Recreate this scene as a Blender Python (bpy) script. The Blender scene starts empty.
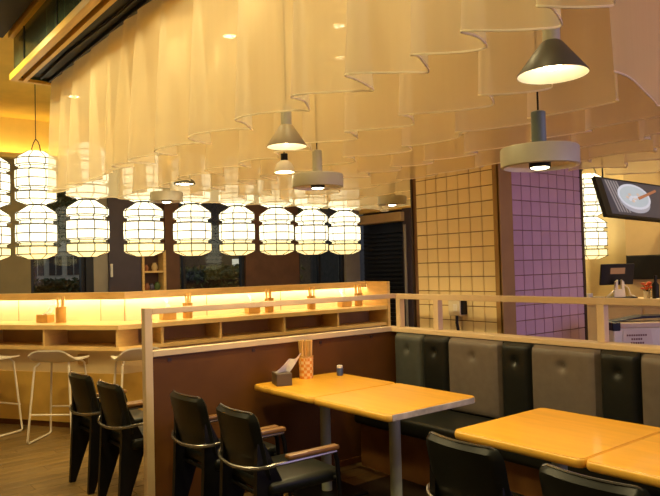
import bpy, bmesh, math, random
from mathutils import Vector, Matrix
random.seed(7)
S = bpy.context.scene
COL = S.collection
# ------------------------------------------------------------------ camera
F, YAW, PIT, ROL = 664.514, 0.9021566, 0.0302953, -0.0260502
fw = Vector((-math.sin(YAW)*math.cos(PIT), math.cos(YAW)*math.cos(PIT), math.sin(PIT)))
rt = Vector((math.cos(YAW), math.sin(YAW), 0)); up = rt.cross(fw)
r2 = math.cos(ROL)*rt + math.sin(ROL)*up
u2 = -math.sin(ROL)*rt + math.cos(ROL)*up
cam = bpy.data.objects.new('camera', bpy.data.cameras.new('camera')); COL.objects.link(cam)
cam.matrix_world = Matrix(((r2.x, u2.x, -fw.x, 0), (r2.y, u2.y, -fw.y, 0), (r2.z, u2.z, -fw.z, 1.55), (0, 0, 0, 1)))
cam.data.sensor_width = 36; cam.data.lens = F*36/660; cam.data.clip_start = .05
S.camera = cam
# ------------------------------------------------------------------ world, exposure, big lights
W = bpy.data.worlds.new('world'); S.world = W; W.use_nodes = True
W.node_tree.nodes['Background'].inputs[0].default_value = (.62, .66, .8, 1)
W.node_tree.nodes['Background'].inputs[1].default_value = .7
vs = S.view_settings
vs.view_transform = 'Standard'; vs.look = 'None'; vs.gamma = 1; vs.use_curve_mapping = False
vs.exposure = 0.22
S.cycles.transparent_max_bounces = 24
S.cycles.max_bounces = 8
WARM = (1, .79, .38)
def area(name, loc, rot, sx, sy, power, col):
    l = bpy.data.lights.new(name, 'AREA'); l.shape = 'RECTANGLE'; l.size = sx; l.size_y = sy; l.energy = power; l.color = col
    o = bpy.data.objects.new(name, l); o.location = loc; o.rotation_euler = rot; COL.objects.link(o); return o
# cool daylight entering by the big window of the right wall (opening y 2.6..8, z .4..2.9)
area('window_daylight', (3.3, 5.2, 1.75), (0, math.radians(90), 0), 2.5, 5.4, 90, (.62, .46, 1.0))

# ------------------------------------------------------------------ materials
MATS = {}
def mat(name, col, rough=.5, metal=0, spec=.5, var=.12, scale=6, stretch=(1, 1, 1), bump=0, rand=0, emit=None, es=0, coat=0):
    if name in MATS: return MATS[name]
    m = bpy.data.materials.new(name); m.use_nodes = True; MATS[name] = m
    n, l = m.node_tree.nodes, m.node_tree.links
    b = n['Principled BSDF']
    b.inputs['Roughness'].default_value = rough; b.inputs['Metallic'].default_value = metal
    b.inputs['Specular IOR Level'].default_value = spec; b.inputs['Coat Weight'].default_value = coat
    tc = n.new('ShaderNodeTexCoord'); mp = n.new('ShaderNodeMapping'); mp.inputs['Scale'].default_value = stretch
    l.new(tc.outputs['Object'], mp.inputs[0])
    nz = n.new('ShaderNodeTexNoise'); nz.inputs['Scale'].default_value = scale; nz.inputs['Detail'].default_value = 5
    l.new(mp.outputs[0], nz.inputs['Vector'])
    rp = n.new('ShaderNodeValToRGB'); e = rp.color_ramp.elements
    e[0].position = .3; e[1].position = .7
    e[0].color = tuple(c*(1-var) for c in col)+(1,); e[1].color = tuple(min(1, c*(1+var)) for c in col)+(1,)
    l.new(nz.outputs['Fac'], rp.inputs[0]); out = rp.outputs[0]
    if rand:
        oi = n.new('ShaderNodeObjectInfo'); mr = n.new('ShaderNodeMapRange')
        mr.inputs['To Min'].default_value = 1-rand; mr.inputs['To Max'].default_value = 1+rand*.6
        l.new(oi.outputs['Random'], mr.inputs['Value'])
        hs = n.new('ShaderNodeHueSaturation'); l.new(out, hs.inputs['Color']); l.new(mr.outputs[0], hs.inputs['Value']); out = hs.outputs[0]
    l.new(out, b.inputs['Base Color'])
    if bump:
        bp = n.new('ShaderNodeBump'); bp.inputs['Strength'].default_value = bump; bp.inputs['Distance'].default_value = .01
        l.new(nz.outputs['Fac'], bp.inputs['Height']); l.new(bp.outputs[0], b.inputs['Normal'])
    if emit:
        b.inputs['Emission Color'].default_value = emit+(1,); b.inputs['Emission Strength'].default_value = es
    return m
def sheer(name, col, transp=.42, transl=.55):
    m = bpy.data.materials.new(name); m.use_nodes = True; MATS[name] = m
    n, l = m.node_tree.nodes, m.node_tree.links
    n.remove(n['Principled BSDF'])
    tc = n.new('ShaderNodeTexCoord'); nz = n.new('ShaderNodeTexNoise'); nz.inputs['Scale'].default_value = 30; nz.inputs['Detail'].default_value = 2
    mp = n.new('ShaderNodeMapping'); mp.inputs['Scale'].default_value = (1, 1, .05)
    l.new(tc.outputs['Object'], mp.inputs[0]); l.new(mp.outputs[0], nz.inputs['Vector'])
    rp = n.new('ShaderNodeValToRGB'); e = rp.color_ramp.elements
    e[0].color = tuple(c*.93 for c in col)+(1,); e[1].color = col+(1,); l.new(nz.outputs['Fac'], rp.inputs[0])
    d = n.new('ShaderNodeBsdfDiffuse'); t = n.new('ShaderNodeBsdfTranslucent'); p = n.new('ShaderNodeBsdfTransparent')
    l.new(rp.outputs[0], d.inputs[0]); l.new(rp.outputs[0], t.inputs[0])
    a = n.new('ShaderNodeMixShader'); a.inputs[0].default_value = transl; l.new(d.outputs[0], a.inputs[1]); l.new(t.outputs[0], a.inputs[2])
    c = n.new('ShaderNodeMixShader'); c.inputs[0].default_value = transp; l.new(a.outputs[0], c.inputs[1]); l.new(p.outputs[0], c.inputs[2])
    l.new(c.outputs[0], n['Material Output'].inputs[0])
    return m
def glass_mat():
    m = bpy.data.materials.new('window_glass'); m.use_nodes = True
    n, l = m.node_tree.nodes, m.node_tree.links; n.remove(n['Principled BSDF'])
    g = n.new('ShaderNodeBsdfGlossy'); g.inputs['Roughness'].default_value = .03; t = n.new('ShaderNodeBsdfTransparent')
    t.inputs[0].default_value = (.72, .73, .66, 1)
    x = n.new('ShaderNodeMixShader'); x.inputs[0].default_value = .045
    l.new(t.outputs[0], x.inputs[1]); l.new(g.outputs[0], x.inputs[2]); l.new(x.outputs[0], n['Material Output'].inputs[0]); return m
def checker(name, c1, c2, scale):
    m = mat(name, c1); n, l = m.node_tree.nodes, m.node_tree.links
    ck = n.new('ShaderNodeTexChecker'); ck.inputs['Scale'].default_value = scale
    ck.inputs['Color1'].default_value = c1+(1,); ck.inputs['Color2'].default_value = c2+(1,)
    tc = n.new('ShaderNodeTexCoord'); mp = n.new('ShaderNodeMapping'); mp.inputs['Rotation'].default_value = (.0, .0, .6)
    mp.inputs['Location'].default_value = (.013, .017, .003)
    l.new(tc.outputs['Object'], mp.inputs[0]); l.new(mp.outputs[0], ck.inputs['Vector'])
    l.new(ck.outputs[0], n['Principled BSDF'].inputs['Base Color']); return m

mat('table_wood', (.70, .35, .03), .36, var=.10, scale=2.5, stretch=(1, 7, 1), coat=.12)
mat('table_edge', (.74, .42, .06), .35, var=.15, scale=3, stretch=(1, 1, 1))
mat('cool_lit_edge', (.42, .38, .36), .45, var=.35, scale=14)  # cool side light put into the table edge colour
mat('table_leg', (.42, .47, .34), .45, metal=.0, var=.05)
mat('panel_brown', (.125, .048, .009), .5, spec=.22, var=.15, scale=3)
mat('screw', (.05, .03, .02), .4, .5)
mat('frame_wood', (.66, .50, .30), .5, var=.1, scale=3)
mat('pad_grey', (.135, .108, .088), .42, var=.1, scale=18, bump=.05)
mat('pad_slate', (.065, .07, .06), .42, var=.1, scale=18, bump=.05)
mat('pad_dark', (.010, .011, .009), .40, spec=.35, var=.1, scale=18, bump=.05)
mat('leather_black', (.008, .010, .008), .36, spec=.32, var=.2, scale=14, bump=.06)
mat('metal_black', (.006, .006, .007), .45, .1, spec=.3, var=.1)
mat('metal_rod', (.25, .24, .22), .25, .9, var=.05)
mat('arm_wood', (.21, .10, .03), .4, var=.2, scale=4, stretch=(8, 1, 1))
mat('bench_base', (.27, .12, .03), .5, var=.2)
mat('floor_slab', (.035, .022, .010), .5)
mat('floor_plank', (.20, .122, .038), .38, var=.3, scale=2.2, stretch=(9, .8, 1), rand=.22)
mat('counter_wood', (.72, .48, .18), .4, var=.1, scale=3, stretch=(2, 2, 10))
mat('cubby_wood', (.42, .25, .085), .5, var=.15, scale=3)
mat('backsplash_cream', (.85, .70, .46), .45, var=.04)
mat('bar_cream', (.86, .68, .38), .5, var=.05)
mat('bar_ochre', (.62, .38, .08), .5, var=.1)
mat('white_metal', (.80, .72, .58), .4, var=.03)
mat('wall_yellow', (.92, .70, .20), .7, var=.04)
mat('wall_cream', (.80, .62, .30), .7, var=.05)
mat('wall_tan', (.58, .42, .20), .7, var=.05)
mat('wall_taupe', (.26, .21, .10), .7, var=.05)
mat('wall_brown', (.115, .052, .026), .6, var=.15)
mat('ceiling_paint', (.90, .60, .11), .8, var=.05)
mat('ceiling_dark', (.035, .022, .008), .7)
mat('plum_panel', (.060, .045, .065), .5, var=.08)
mat('dark_metal', (.02, .02, .022), .45, .3)
mat('grey_column', (.30, .27, .22), .6, var=.06)
mat('tile_cream', (.90, .74, .42), .25, var=.04, scale=4, rand=.06)
mat('tile_purple_lit', (.52, .33, .42), .3, spec=.35, var=.05, scale=4, rand=.08)  # purple light from the right put into this face's tile colour
mat('grout', (.22, .115, .06), .8)
mat('corner_trim', (.36, .22, .08), .5, spec=.2, var=.08)
mat('green_glass', (.07, .115, .075), .2, var=.35, scale=3, stretch=(6, 1, 1))
mat('gold_wood', (.90, .56, .08), .4, var=.12, scale=4, stretch=(1, 8, 8))
mat('recess_dark', (.022, .018, .009), .6, var=.3)
mat('lamp_cone', (.10, .095, .075), .45, .1)
mat('lamp_grey', (.50, .48, .36), .5)
mat('lamp_tan', (.26, .20, .11), .5)
mat('lamp_stem', (.16, .22, .22), .45)
mat('lamp_white', (.8, .74, .62), .5)
mat('bulb', (1, .9, .7), .5, emit=(1, .80, .48), es=22)
mat('downlight_lens', (1, .9, .7), .5, emit=(1, .82, .5), es=16)
mat('led', (1, .9, .7), .5, emit=(1, .85, .52), es=19)
mat('added_cove_led', (1, .9, .7), .5, emit=(1, .78, .34), es=14)
mat('lantern_paper', (.9, .85, .7), .7, emit=(1, .93, .66), es=1.35)
mat('lantern_band', (.9, .8, .5), .7, emit=(1, .83, .38), es=1.05)
mat('lantern_wire', (.03, .022, .012), .5)
mat('tissue_box', (.10, .07, .04), .45, var=.1)
mat('tissue', (.95, .92, .85), .8)
mat('chopstick_paper', (.90, .58, .20), .6, var=.12, rand=.25)
checker('cup_checker', (.82, .35, .05), (.95, .72, .36), 46)
mat('cup_orange', (.62, .34, .08), .5, var=.2)
mat('jar_blue', (.06, .10, .22), .3)
mat('jar_lid', (.75, .74, .7), .4)
mat('paper', (.72, .62, .48), .7, var=.03)
mat('ink', (.16, .05, .035), .7)
mat('plastic_white', (.72, .66, .5), .45)
mat('plastic_black', (.010, .009, .009), .4, spec=.22)
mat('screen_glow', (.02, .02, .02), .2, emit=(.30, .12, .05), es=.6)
mat('pic_dark', (.02, .02, .03), .3, emit=(.020, .022, .035), es=1)
mat('pic_stripe', (.1, .1, .12), .3, emit=(.13, .12, .14), es=1)
mat('pic_bowl', (.1, .1, .12), .3, emit=(.20, .21, .27), es=1)
mat('pic_rim', (.1, .1, .12), .3, emit=(.40, .42, .5), es=1)
mat('pic_soup', (.1, .1, .12), .3, emit=(.27, .33, .38), es=1)
mat('pic_food', (.1, .1, .1), .3, emit=(.42, .30, .25), es=1)
mat('pic_stick', (.1, .05, .03), .3, emit=(.22, .08, .04), es=1)
mat('flower', (.75, .13, .05), .6, var=.3)
mat('leaf', (.035, .07, .018), .6, var=.4, scale=3)
mat('leaf_light', (.10, .15, .04), .6, var=.4, scale=3)
mat('bark', (.05, .03, .02), .8)
mat('facade_pale', (.62, .58, .50), .8, var=.15)
mat('facade_dark', (.05, .045, .04), .8, var=.3)
mat('facade_window', (.02, .022, .025), .2)
mat('sign_white', (.8, .8, .8), .5, emit=(1, .95, .85), es=.7)
mat('asphalt', (.08, .08, .075), .9)
mat('terracotta', (.35, .14, .07), .7)
mat('ceramic_blue', (.12, .10, .16), .3)
GL = glass_mat(); MATS['glass'] = GL
sheer('curtain_sheer', (.95, .83, .56)); sheer('curtain_hem', (1., .92, .70), .0, .25)

# ------------------------------------------------------------------ mesh helpers
class MB:
    def __init__(s): s.bm = bmesh.new()
    def box(s, x0, x1, y0, y1, z0, z1, bev=0, seg=2, M=None):
        r = bmesh.ops.create_cube(s.bm, size=1)['verts']
        for v in r: v.co = Vector((x0+(v.co.x+.5)*(x1-x0), y0+(v.co.y+.5)*(y1-y0), z0+(v.co.z+.5)*(z1-z0)))
        if M: bmesh.ops.transform(s.bm, matrix=M, verts=r)
        if bev:
            es = list({e for v in r for e in v.link_edges})
            bmesh.ops.bevel(s.bm, geom=es, offset=bev, segments=seg, profile=.5, affect='EDGES')
        return s
    def tube(s, pts, r, n=8, closed=False, cap=True):
        pts = [Vector(p) for p in pts]; m = len(pts); rings = []
        rs = r if isinstance(r, (list, tuple)) else [r]*m
        prev = None
        for i, p in enumerate(pts):
            a = pts[(i-1) % m] if (closed or i > 0) else p; b = pts[(i+1) % m] if (closed or i < m-1) else p
            t = (b-a).normalized()
            if prev is None:
                ref = Vector((0, 0, 1)) if abs(t.z) < .9 else Vector((1, 0, 0)); x = t.cross(ref).normalized()
            else:
                x = (prev-t*prev.dot(t)); x = x.normalized() if x.length > 1e-6 else t.orthogonal().normalized()
            prev = x; y = t.cross(x)
            rings.append([s.bm.verts.new(p+(x*math.cos(2*math.pi*k/n)+y*math.sin(2*math.pi*k/n))*rs[i]) for k in range(n)])
        for i in range(m if closed else m-1):
            A, B = rings[i], rings[(i+1) % m]
            for k in range(n): s.bm.faces.new((A[k], A[(k+1) % n], B[(k+1) % n], B[k]))
        if cap and not closed:
            s.bm.faces.new(rings[0][::-1]); s.bm.faces.new(rings[-1])
        return s
    def lathe(s, prof, n=24, c=(0, 0, 0), cap0=True, cap1=True, a0=0):
        rings = []
        for r, z in prof:
            rings.append([s.bm.verts.new((c[0]+r*math.cos(a0+2*math.pi*k/n), c[1]+r*math.sin(a0+2*math.pi*k/n), c[2]+z)) for k in range(n)])
        for A, B in zip(rings, rings[1:]):
            for k in range(n): s.bm.faces.new((A[k], A[(k+1) % n], B[(k+1) % n], B[k]))
        if cap0: s.bm.faces.new(rings[0][::-1])
        if cap1: s.bm.faces.new(rings[-1])
        return s
    def prism(s, poly, f0, f1):
        """poly: list of 2-d points; f0/f1 map a 2-d point to the two end faces"""
        A = [s.bm.verts.new(f0(*p)) for p in poly]; B = [s.bm.verts.new(f1(*p)) for p in poly]; n = len(poly)
        s.bm.faces.new(A[::-1]); s.bm.faces.new(B)
        for k in range(n): s.bm.faces.new((A[k], A[(k+1) % n], B[(k+1) % n], B[k]))
        return s
    def grid(s, fn, nu, nv):
        V = [[s.bm.verts.new(fn(i/nu, j/nv)) for j in range(nv+1)] for i in range(nu+1)]
        for i in range(nu):
            for j in range(nv): s.bm.faces.new((V[i][j], V[i+1][j], V[i+1][j+1], V[i][j+1]))
        return s
    def build(s, name, m, parent=None, smooth=False, **tags):
        bmesh.ops.recalc_face_normals(s.bm, faces=s.bm.faces)
        me = bpy.data.meshes.new(name); s.bm.to_mesh(me); s.bm.free()
        if smooth:
            for p in me.polygons: p.use_smooth = True
            try: me.set_sharp_from_angle(angle=math.radians(40))
            except Exception: pass
        me.materials.append(MATS[m]); o = bpy.data.objects.new(name, me); COL.objects.link(o)
        if parent: o.parent = parent
        for k, v in tags.items(): o[k] = v
        return o
def box(name, m, x0, x1, y0, y1, z0, z1, parent=None, bev=0, **t):
    return MB().box(x0, x1, y0, y1, z0, z1, bev).build(name, m, parent, **t)
def thing(name, label, cat, loc=(0, 0, 0), rz=0, group=None, kind=None):
    o = bpy.data.objects.new(name, None); COL.objects.link(o); o.empty_display_size = .1
    o.location = loc; o.rotation_euler = (0, 0, rz); o['label'] = label; o['category'] = cat
    if group: o['group'] = group
    if kind: o['kind'] = kind
    return o
KIDS = {}
def dup(root, loc=None, rz=None, label=None):
    def cp(o, par):
        c = o.copy(); COL.objects.link(c); c.parent = par
        for ch in list(o.children): cp(ch, c)
        return c
    r = cp(root, None)
    if loc is not None: r.location = loc
    if rz is not None: r.rotation_euler = (0, 0, rz)
    if label: r['label'] = label
    return r
def struct(o, label, cat):
    o['kind'] = 'structure'; o['label'] = label; o['category'] = cat; return o

# ================================================================== THE SETTING
CEIL = 3.75; XW = -9.9; YB = 8.56
fl = struct(box('floor', 'floor_slab', -10.1, 3.2, -2.2, 8.8, -.12, -.003), 'dark brown wooden plank floor of the restaurant', 'floor')
pm = {}
def plank(x, y, w, L):
    key = round(L, 2)
    if key not in pm:
        pm[key] = MB().box(0, w-.004, 0, L-.004, -.012, 0, .0015, 1).build('plank', 'floor_plank', fl)
        o = pm[key]
    else:
        o = pm[key].copy(); COL.objects.link(o); o.parent = fl
    o.location = (x, y, 0)
npl = 0
for i in range(33):
    x = -8.62+i*.15; y = -.35-(i*.47) % 1.2
    while y < 3.4:
        if y+1.2 > .2: plank(x, y, .15, 1.2); npl += 1
        y += 1.2
struct(box('ceiling', 'ceiling_paint', -10.1, 3.2, -2.2, 8.8, CEIL, CEIL+.1), 'ochre painted ceiling over the bar and the curtains', 'ceiling')
struct(box('ceiling_panel', 'ceiling_dark', -6.45, 3.0, -2.1, 1.40, CEIL-.05, CEIL), 'dark lowered ceiling panel beside the curtain beam', 'ceiling')
# window wall on the left (x = XW): solid pieces
wl = struct(box('wall_left', 'wall_yellow', XW-.2, XW, -2.2, 8.8, 3.2, CEIL), 'yellow wall with windows and columns behind the bar', 'wall')
box('pier', 'wall_taupe', XW-.2, XW+.02, -2.2, 2.47, 0, 3.2, wl)
box('sill_wall', 'wall_brown', XW-.2, XW, 2.47, 8.8, 0, .75, wl)
box('post', 'dark_metal', XW-.15, XW+.03, 3.23, 3.34, .75, 3.2, wl)
box('pier', 'grey_column', XW-.2, XW+.015, 3.34, 3.56, .75, 3.2, wl)
box('column', 'wall_brown', XW-.2, XW+.06, 4.46, 4.70, .75, 3.2, wl)
box('panel', 'wall_brown', XW-.2, XW+.02, 5.95, 7.08, .75, 3.2, wl)
box('column', 'grey_column', XW-.2, XW+.05, 8.18, 8.52, .75, 3.2, wl)
d = struct(box('door_1', 'plum_panel', XW-.12, XW+.06, 3.56, 4.06, 0, 3.2), 'dark plum door panel between the grey pier and shelves', 'door')
box('door_handle', 'jar_lid', XW+.06, XW+.09, 3.575, 3.61, 1.50, 1.70, d, .008)
def window(n, y0, y1, label, mull):
    w = struct(box('window_%d' % n, 'glass', XW-.09, XW-.08, y0, y1, .75, 3.2), label, 'window')
    b = MB()
    for a, c in ((y0, y0+.05), (y1-.05, y1)): b.box(XW-.13, XW-.03, a, c, .75, 3.2)
    b.box(XW-.13, XW-.03, y0, y1, .75, .82); b.box(XW-.13, XW-.03, y0, y1, 3.13, 3.2)
    b.build('window_frame', 'dark_metal', w)
    for y in mull: box('mullion', 'dark_metal', XW-.12, XW-.04, y-.02, y+.02, .82, 3.13, w)
window(1, 2.47, 3.23, 'window with view of a hedge and a pale shopfront', [])
window(2, 4.70, 5.95, 'window with dark greenery outside between two brown columns', [4.83])
window(3, 7.08, 8.18, 'dark window between brown panel and grey column', [7.6])
lg = struct(box('trim_1', 'wall_yellow', XW, XW+.16, -2.1, 8.4, 3.17, 3.20), 'narrow added ledge hiding the LED strip above the windows behind the bar', 'ledge')  # ledge added to hide the cove strip
box('lip', 'wall_yellow', XW+.14, XW+.16, -2.1, 8.4, 3.20, 3.24, lg)
o = box('led_strip', 'added_cove_led', XW+.09, XW+.12, -2.0, 8.3, 3.2005, 3.212); o['label'] = 'added glowing LED strip on the ledge above the windows'; o['category'] = 'light strip'  # strip added to brighten the wall band and the ceiling over the bar
# far wall (y = YB)
wb = struct(box('wall_back', 'wall_cream', -8.45, 3.2, YB, YB+.2, 0, CEIL), 'cream yellow back wall behind the till counter', 'wall')
box('header', 'wall_yellow', -10.1, -8.45, YB, YB+.2, 2.6, CEIL, wb)
sh = struct(box('window_4', 'dark_metal', -9.88, -8.46, YB+.1, YB+.16, 0, 2.6), 'dark louvred shutter in the far corner past the bar', 'window')
for k in range(22):
    if k == 0:
        q = MB().box(-9.8, -8.68, YB+.02, YB+.10, 0, .035, 0).build('slat', 'dark_metal', sh); q.location.z = .5
    else:
        q = q.copy(); COL.objects.link(q); q.parent = sh; q.location.z = .5+k*.08
box('header_box', 'wall_tan', -9.85, -8.60, YB-.12, YB+.09, 2.37, 2.54, sh, .01)
box('jamb', 'plum_panel', -8.66, -8.46, YB-.03, YB+.12, 0, 2.6, sh)
MB().tube([(-8.56, YB-.07, 0), (-8.56, YB-.07, 2.3)], .025).build('jamb_pole', 'grey_column', sh, True)
bl = box('wall_block', 'wall_tan', -4.30, 3.2, 8.2, YB, 0, CEIL); struct(bl, 'tan wall block projecting from the cream back wall', 'wall')
# right wall with the daylight opening, front wall behind the camera
wr = struct(box('wall_right', 'wall_tan', 3.0, 3.2, -2.2, 2.5, 0, CEIL), 'tan side wall with a wide daylight window', 'wall')
box('wall_piece', 'wall_tan', 3.0, 3.2, 8.0, 8.6, 0, CEIL, wr); box('wall_piece', 'wall_tan', 3.0, 3.2, 2.5, 8.0, 0, .4, wr)
box('wall_piece', 'wall_tan', 3.0, 3.2, 2.5, 8.0, 3.0, CEIL, wr)
struct(box('wall_front', 'wall_tan', -10.1, 3.2, -2.4, -2.2, 0, CEIL), 'tan wall opposite the cream back wall', 'wall')

# ------------------------------------------------------------------ tiled pillar
T = .12; PX0, PX1, PY0, PY1 = -4.165, -3.225, 4.24, 5.40
pil = struct(box('wall_pillar', 'grout', PX0, PX1, PY0, PY1, 0, CEIL), 'square pillar clad in cream tiles, one face tinted mauve for purple light, behind the banquette', 'pillar')
tm = {}
def tile(key, m, M, name='tile'):
    if key not in tm:
        o = MB().box(-T/2+.0032, T/2-.0032, -.006, .006, -T/2+.0032, T/2-.0032, .002, 1).build(name, m, pil); tm[key] = o
    else:
        o = tm[key].copy(); COL.objects.link(o); o.parent = pil
    o.matrix_local = M
rest = {'c': MB(), 'm': MB()}
NY = int((PX1-.07-PX0)/T); offs = 0.018
for r in range(31):
    z = .012+r*T+T/2
    vis = 8 <= r <= 21
    xs = [PX1-.05-(k+.5)*T for k in range(8)]
    for x in xs:
        if x-T/2 < PX0-.03: continue
        if vis: tile('c', 'tile_cream', Matrix.Translation((x, PY0-.004, z)))
        else: rest['c'].box(x-T/2+.004, x+T/2-.004, PY0-.010, PY0+.002, z-T/2+.004, z+T/2-.004)
    for k in range(8):
        y = PY0+.145+(k+.5)*T*1.05
        if vis: tile('m', 'tile_purple_lit', Matrix.Translation((PX1+.004, y, z)) @ Matrix.Rotation(math.pi/2, 4, 'Z') @ Matrix.Diagonal((1.05, 1, 1, 1)))
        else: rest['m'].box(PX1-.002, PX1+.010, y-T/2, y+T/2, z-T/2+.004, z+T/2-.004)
rest['c'].build('tile_field', 'tile_cream', pil, kind='stuff'); rest['m'].build('tile_field', 'tile_purple_lit', pil, kind='stuff')
box('corner_trim', 'corner_trim', PX1-.05, PX1+.012, PY0-.02, PY0+.01, 0, CEIL, pil, .004)
box('corner_trim', 'corner_trim', PX1-.01, PX1+.018, PY0-.02, PY0+.14, 0, CEIL, pil, .004)
box('edge_trim', 'screw', PX0-.012, PX0+.006, PY0-.014, PY0+.02, 0, CEIL, pil)
box('edge_trim', 'screw', PX1-.01, PX1+.014, PY1-.035, PY1+.005, 0, CEIL, pil)
so = thing('wall_socket', 'cream socket box with black cord on the cream tiled pillar', 'socket', (-3.64, 4.23, 1.20))
box('box', 'plastic_white', -.075, .05, -.07, 0, -.065, .065, so, .006); box('shaded_side', 'plastic_black', .05, .068, -.06, 0, -.055, .06, so, .004)  # black strip stands in for the shaded right side of the box
box('outlet', 'jar_lid', -.02, .02, -.075, -.069, -.03, .03, so, .002)
MB().tube([(0, -.05, -.055), (.005, -.06, -.12), (.015, -.05, -.22), (.0, -.045, -.5), (0, -.03, -1.19)], .012).build('cord', 'plastic_black', so, True)

# ------------------------------------------------------------------ curtain beam (top left)
bm_ = thing('curtain_beam', 'dark green glass ceiling beam with gold wood trims above the curtain', 'beam', (-6.36, 1.45, 3.3))
box('side_panel', 'green_glass', 0, 7.2, .02, .045, .03, .44, bm_)
box('end_panel', 'green_glass', 0, .03, .06, .40, .03, .44, bm_)
box('top_trim', 'gold_wood', -.02, 7.2, -.02, .06, .385, .44, bm_, .004)
box('bottom_trim', 'gold_wood', -.02, 7.2, -.015, .045, 0, .06, bm_, .004)
box('end_trim', 'gold_wood', -.02, .03, .045, .42, 0, .03, bm_, .004)
box('inner_trim', 'gold_wood', .03, 7.2, .085, .122, .0, .05, bm_, .004)
box('soffit', 'recess_dark', 0, 7.2, .06, .44, .05, .07, bm_)
for k in range(7): box('panel_joint', 'dark_metal', .35+k*.95, .37+k*.95, .014, .022, .06, .385, bm_)
box('curtain_track', 'dark_metal', .03, 7.2, .30, .345, .02, .05, bm_)
MB().tube([(.1+.0, .22, .03), (.9, .21, .035), (2, .24, .03), (4, .2, .03), (7, .22, .03)], .012, 6).build('cable', 'plastic_black', bm_, True)

# ------------------------------------------------------------------ sheer curtains
def curtain(p0, p1, ztop, zhem, label, wl_=.40, amp=.055, seed=0, cuts=None):
    rnd = random.Random(seed)
    p0 = Vector(p0); p1 = Vector(p1); L = (p1-p0).length; t = (p1-p0)/L; nrm = Vector((-t.y, t.x))
    if cuts is None:
        nw = max(2, round(L/wl_)); ws = [rnd.uniform(.7, 1.35) for _ in range(nw)]; tot = sum(ws); ws = [w/tot*L for w in ws]
    else:
        e = [0]+[c for c in cuts if 0 < c < L]+[L]; ws = [q-p for p, q in zip(e, e[1:])]; nw = len(ws)
    ctl = []; x = 0
    for w in ws:
        A = amp*rnd.uniform(.45, 1.4); b = -min(.05, w*.13)*rnd.uniform(.2, 1.3)
        for q, y in ((0, -.95), (.16, -1.05), (.45, -.25), (.75, .45), (.95, .95)): ctl.append((x+q*w+(b if q > .9 else 0), y*A))
        ctl.append((x+w+b*1.1, .95*A)); ctl.append((x+w+b*.2, .25*A)); ctl.append((x+w-b*.8, -.35*A)); x += w
    pts = []; SUB = 4
    for i in range(len(ctl)-1):
        p_, q_, r_, s_ = ctl[max(0, i-1)], ctl[i], ctl[i+1], ctl[min(len(ctl)-1, i+2)]
        for k in range(SUB):
            t_ = k/SUB
            pts.append(tuple(.5*(2*q_[c]+(r_[c]-p_[c])*t_+(2*p_[c]-5*q_[c]+4*r_[c]-s_[c])*t_*t_+(3*q_[c]-p_[c]-3*r_[c]+s_[c])*t_**3) for c in (0, 1)))
    for _ in range(7): pts = [pts[0]]+[tuple(.25*pts[i-1][c]+.5*pts[i][c]+.25*pts[i+1][c] for c in (0, 1)) for i in range(1, len(pts)-1)]+[pts[-1]]
    pts.append((L, 0)); n = len(pts)-1; NZ = 5
    dz = [0.012*math.sin(k*.21+seed) for k in range(n+1)]
    def P(i, j):
        x, y = pts[i]; v = j/NZ; x0 = i/n*L
        k = .10+.90*v**.8
        y = y*k
        q = p0+t*x+nrm*y
        z = ztop+(zhem+dz[i]-ztop)*v
        return Vector((q.x, q.y, z))
    o = MB().grid(lambda a, b: P(round(a*n), round(b*NZ)), n, NZ).build('sheer_curtain', 'curtain_sheer', None, True)
    o['label'] = label; o['category'] = 'curtain'; o['group'] = 'sheer curtains hung in rows under the ceiling'
    def H(i):
        b = P(i, NZ); return b
    m = MB()
    V = []
    for i in range(n+1):
        b = H(i); a = pts[max(0, i-1)]; c = pts[min(n, i+1)]
        tx, ty = c[0]-a[0], c[1]-a[1]; l = math.hypot(tx, ty) or 1
        off = (nrm*(tx/l)-t*(ty/l))*.0022; o3 = Vector((off.x, off.y, 0))
        V.append([m.bm.verts.new(b+o3+Vector((0, 0, .005))), m.bm.verts.new(b-o3+Vector((0, 0, .005))), m.bm.verts.new(b-o3-Vector((0, 0, .002))), m.bm.verts.new(b+o3-Vector((0, 0, .002)))])
    for A, B in zip(V, V[1:]):
        for k in range(4): m.bm.faces.new((A[k], A[(k+1) % 4], B[(k+1) % 4], B[k]))
    m.build('hem', 'curtain_hem', o, True)
    return o
ZH = 2.297
curtain((-6.27, 1.77), (-.75, 1.77), 3.335, ZH, 'long pale sheer curtain hanging from the gold-trimmed beam', seed=3, amp=.085, cuts=[6.27+q for q in (-5.95, -5.62, -5.21, -4.82, -4.5, -4.26, -3.87, -3.41, -2.91, -2.40, -2.01, -1.68, -1.41, -1.13, -.95)])
names = ['second', 'third', 'fourth', 'fifth']
for k, y in enumerate((2.43, 2.97, 3.52, 4.06)):
    curtain((-6.25, y), (-1.58, y), 3.72, ZH, 'long sheer curtain, %s row behind the gold-trimmed beam' % names[k], seed=11+k, wl_=.44, amp=.085)
for k, y in enumerate((4.65, 5.25, 5.85)):
    curtain((-6.25, y), (-4.30, y), 3.72, ZH, 'short sheer curtain beside the bar, %s behind the cream tiles\' edge' % ('first', 'second', 'last')[k], seed=21+k, wl_=.46)
for k, y in enumerate((4.55, 5.05, 5.60)):
    curtain((-3.08, y), (-1.55, y), 3.72, ZH, 'short sheer curtain beside the mauve-lit tiles, %s row' % ('first', 'middle', 'last')[k], seed=31+k, wl_=.46)
curtain((-6.38, 1.9), (-6.38, 6.0), 3.72, ZH-.01, 'sheer curtain hanging beside the row of lanterns above the bar', seed=41, wl_=.5, amp=.045)
curtain((-1.43, 2.55), (-1.43, 5.7), 3.72, ZH, 'mauve-tinged sheer curtain closing the rows on the daylight side', seed=52, wl_=.62, amp=.09)

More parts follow.
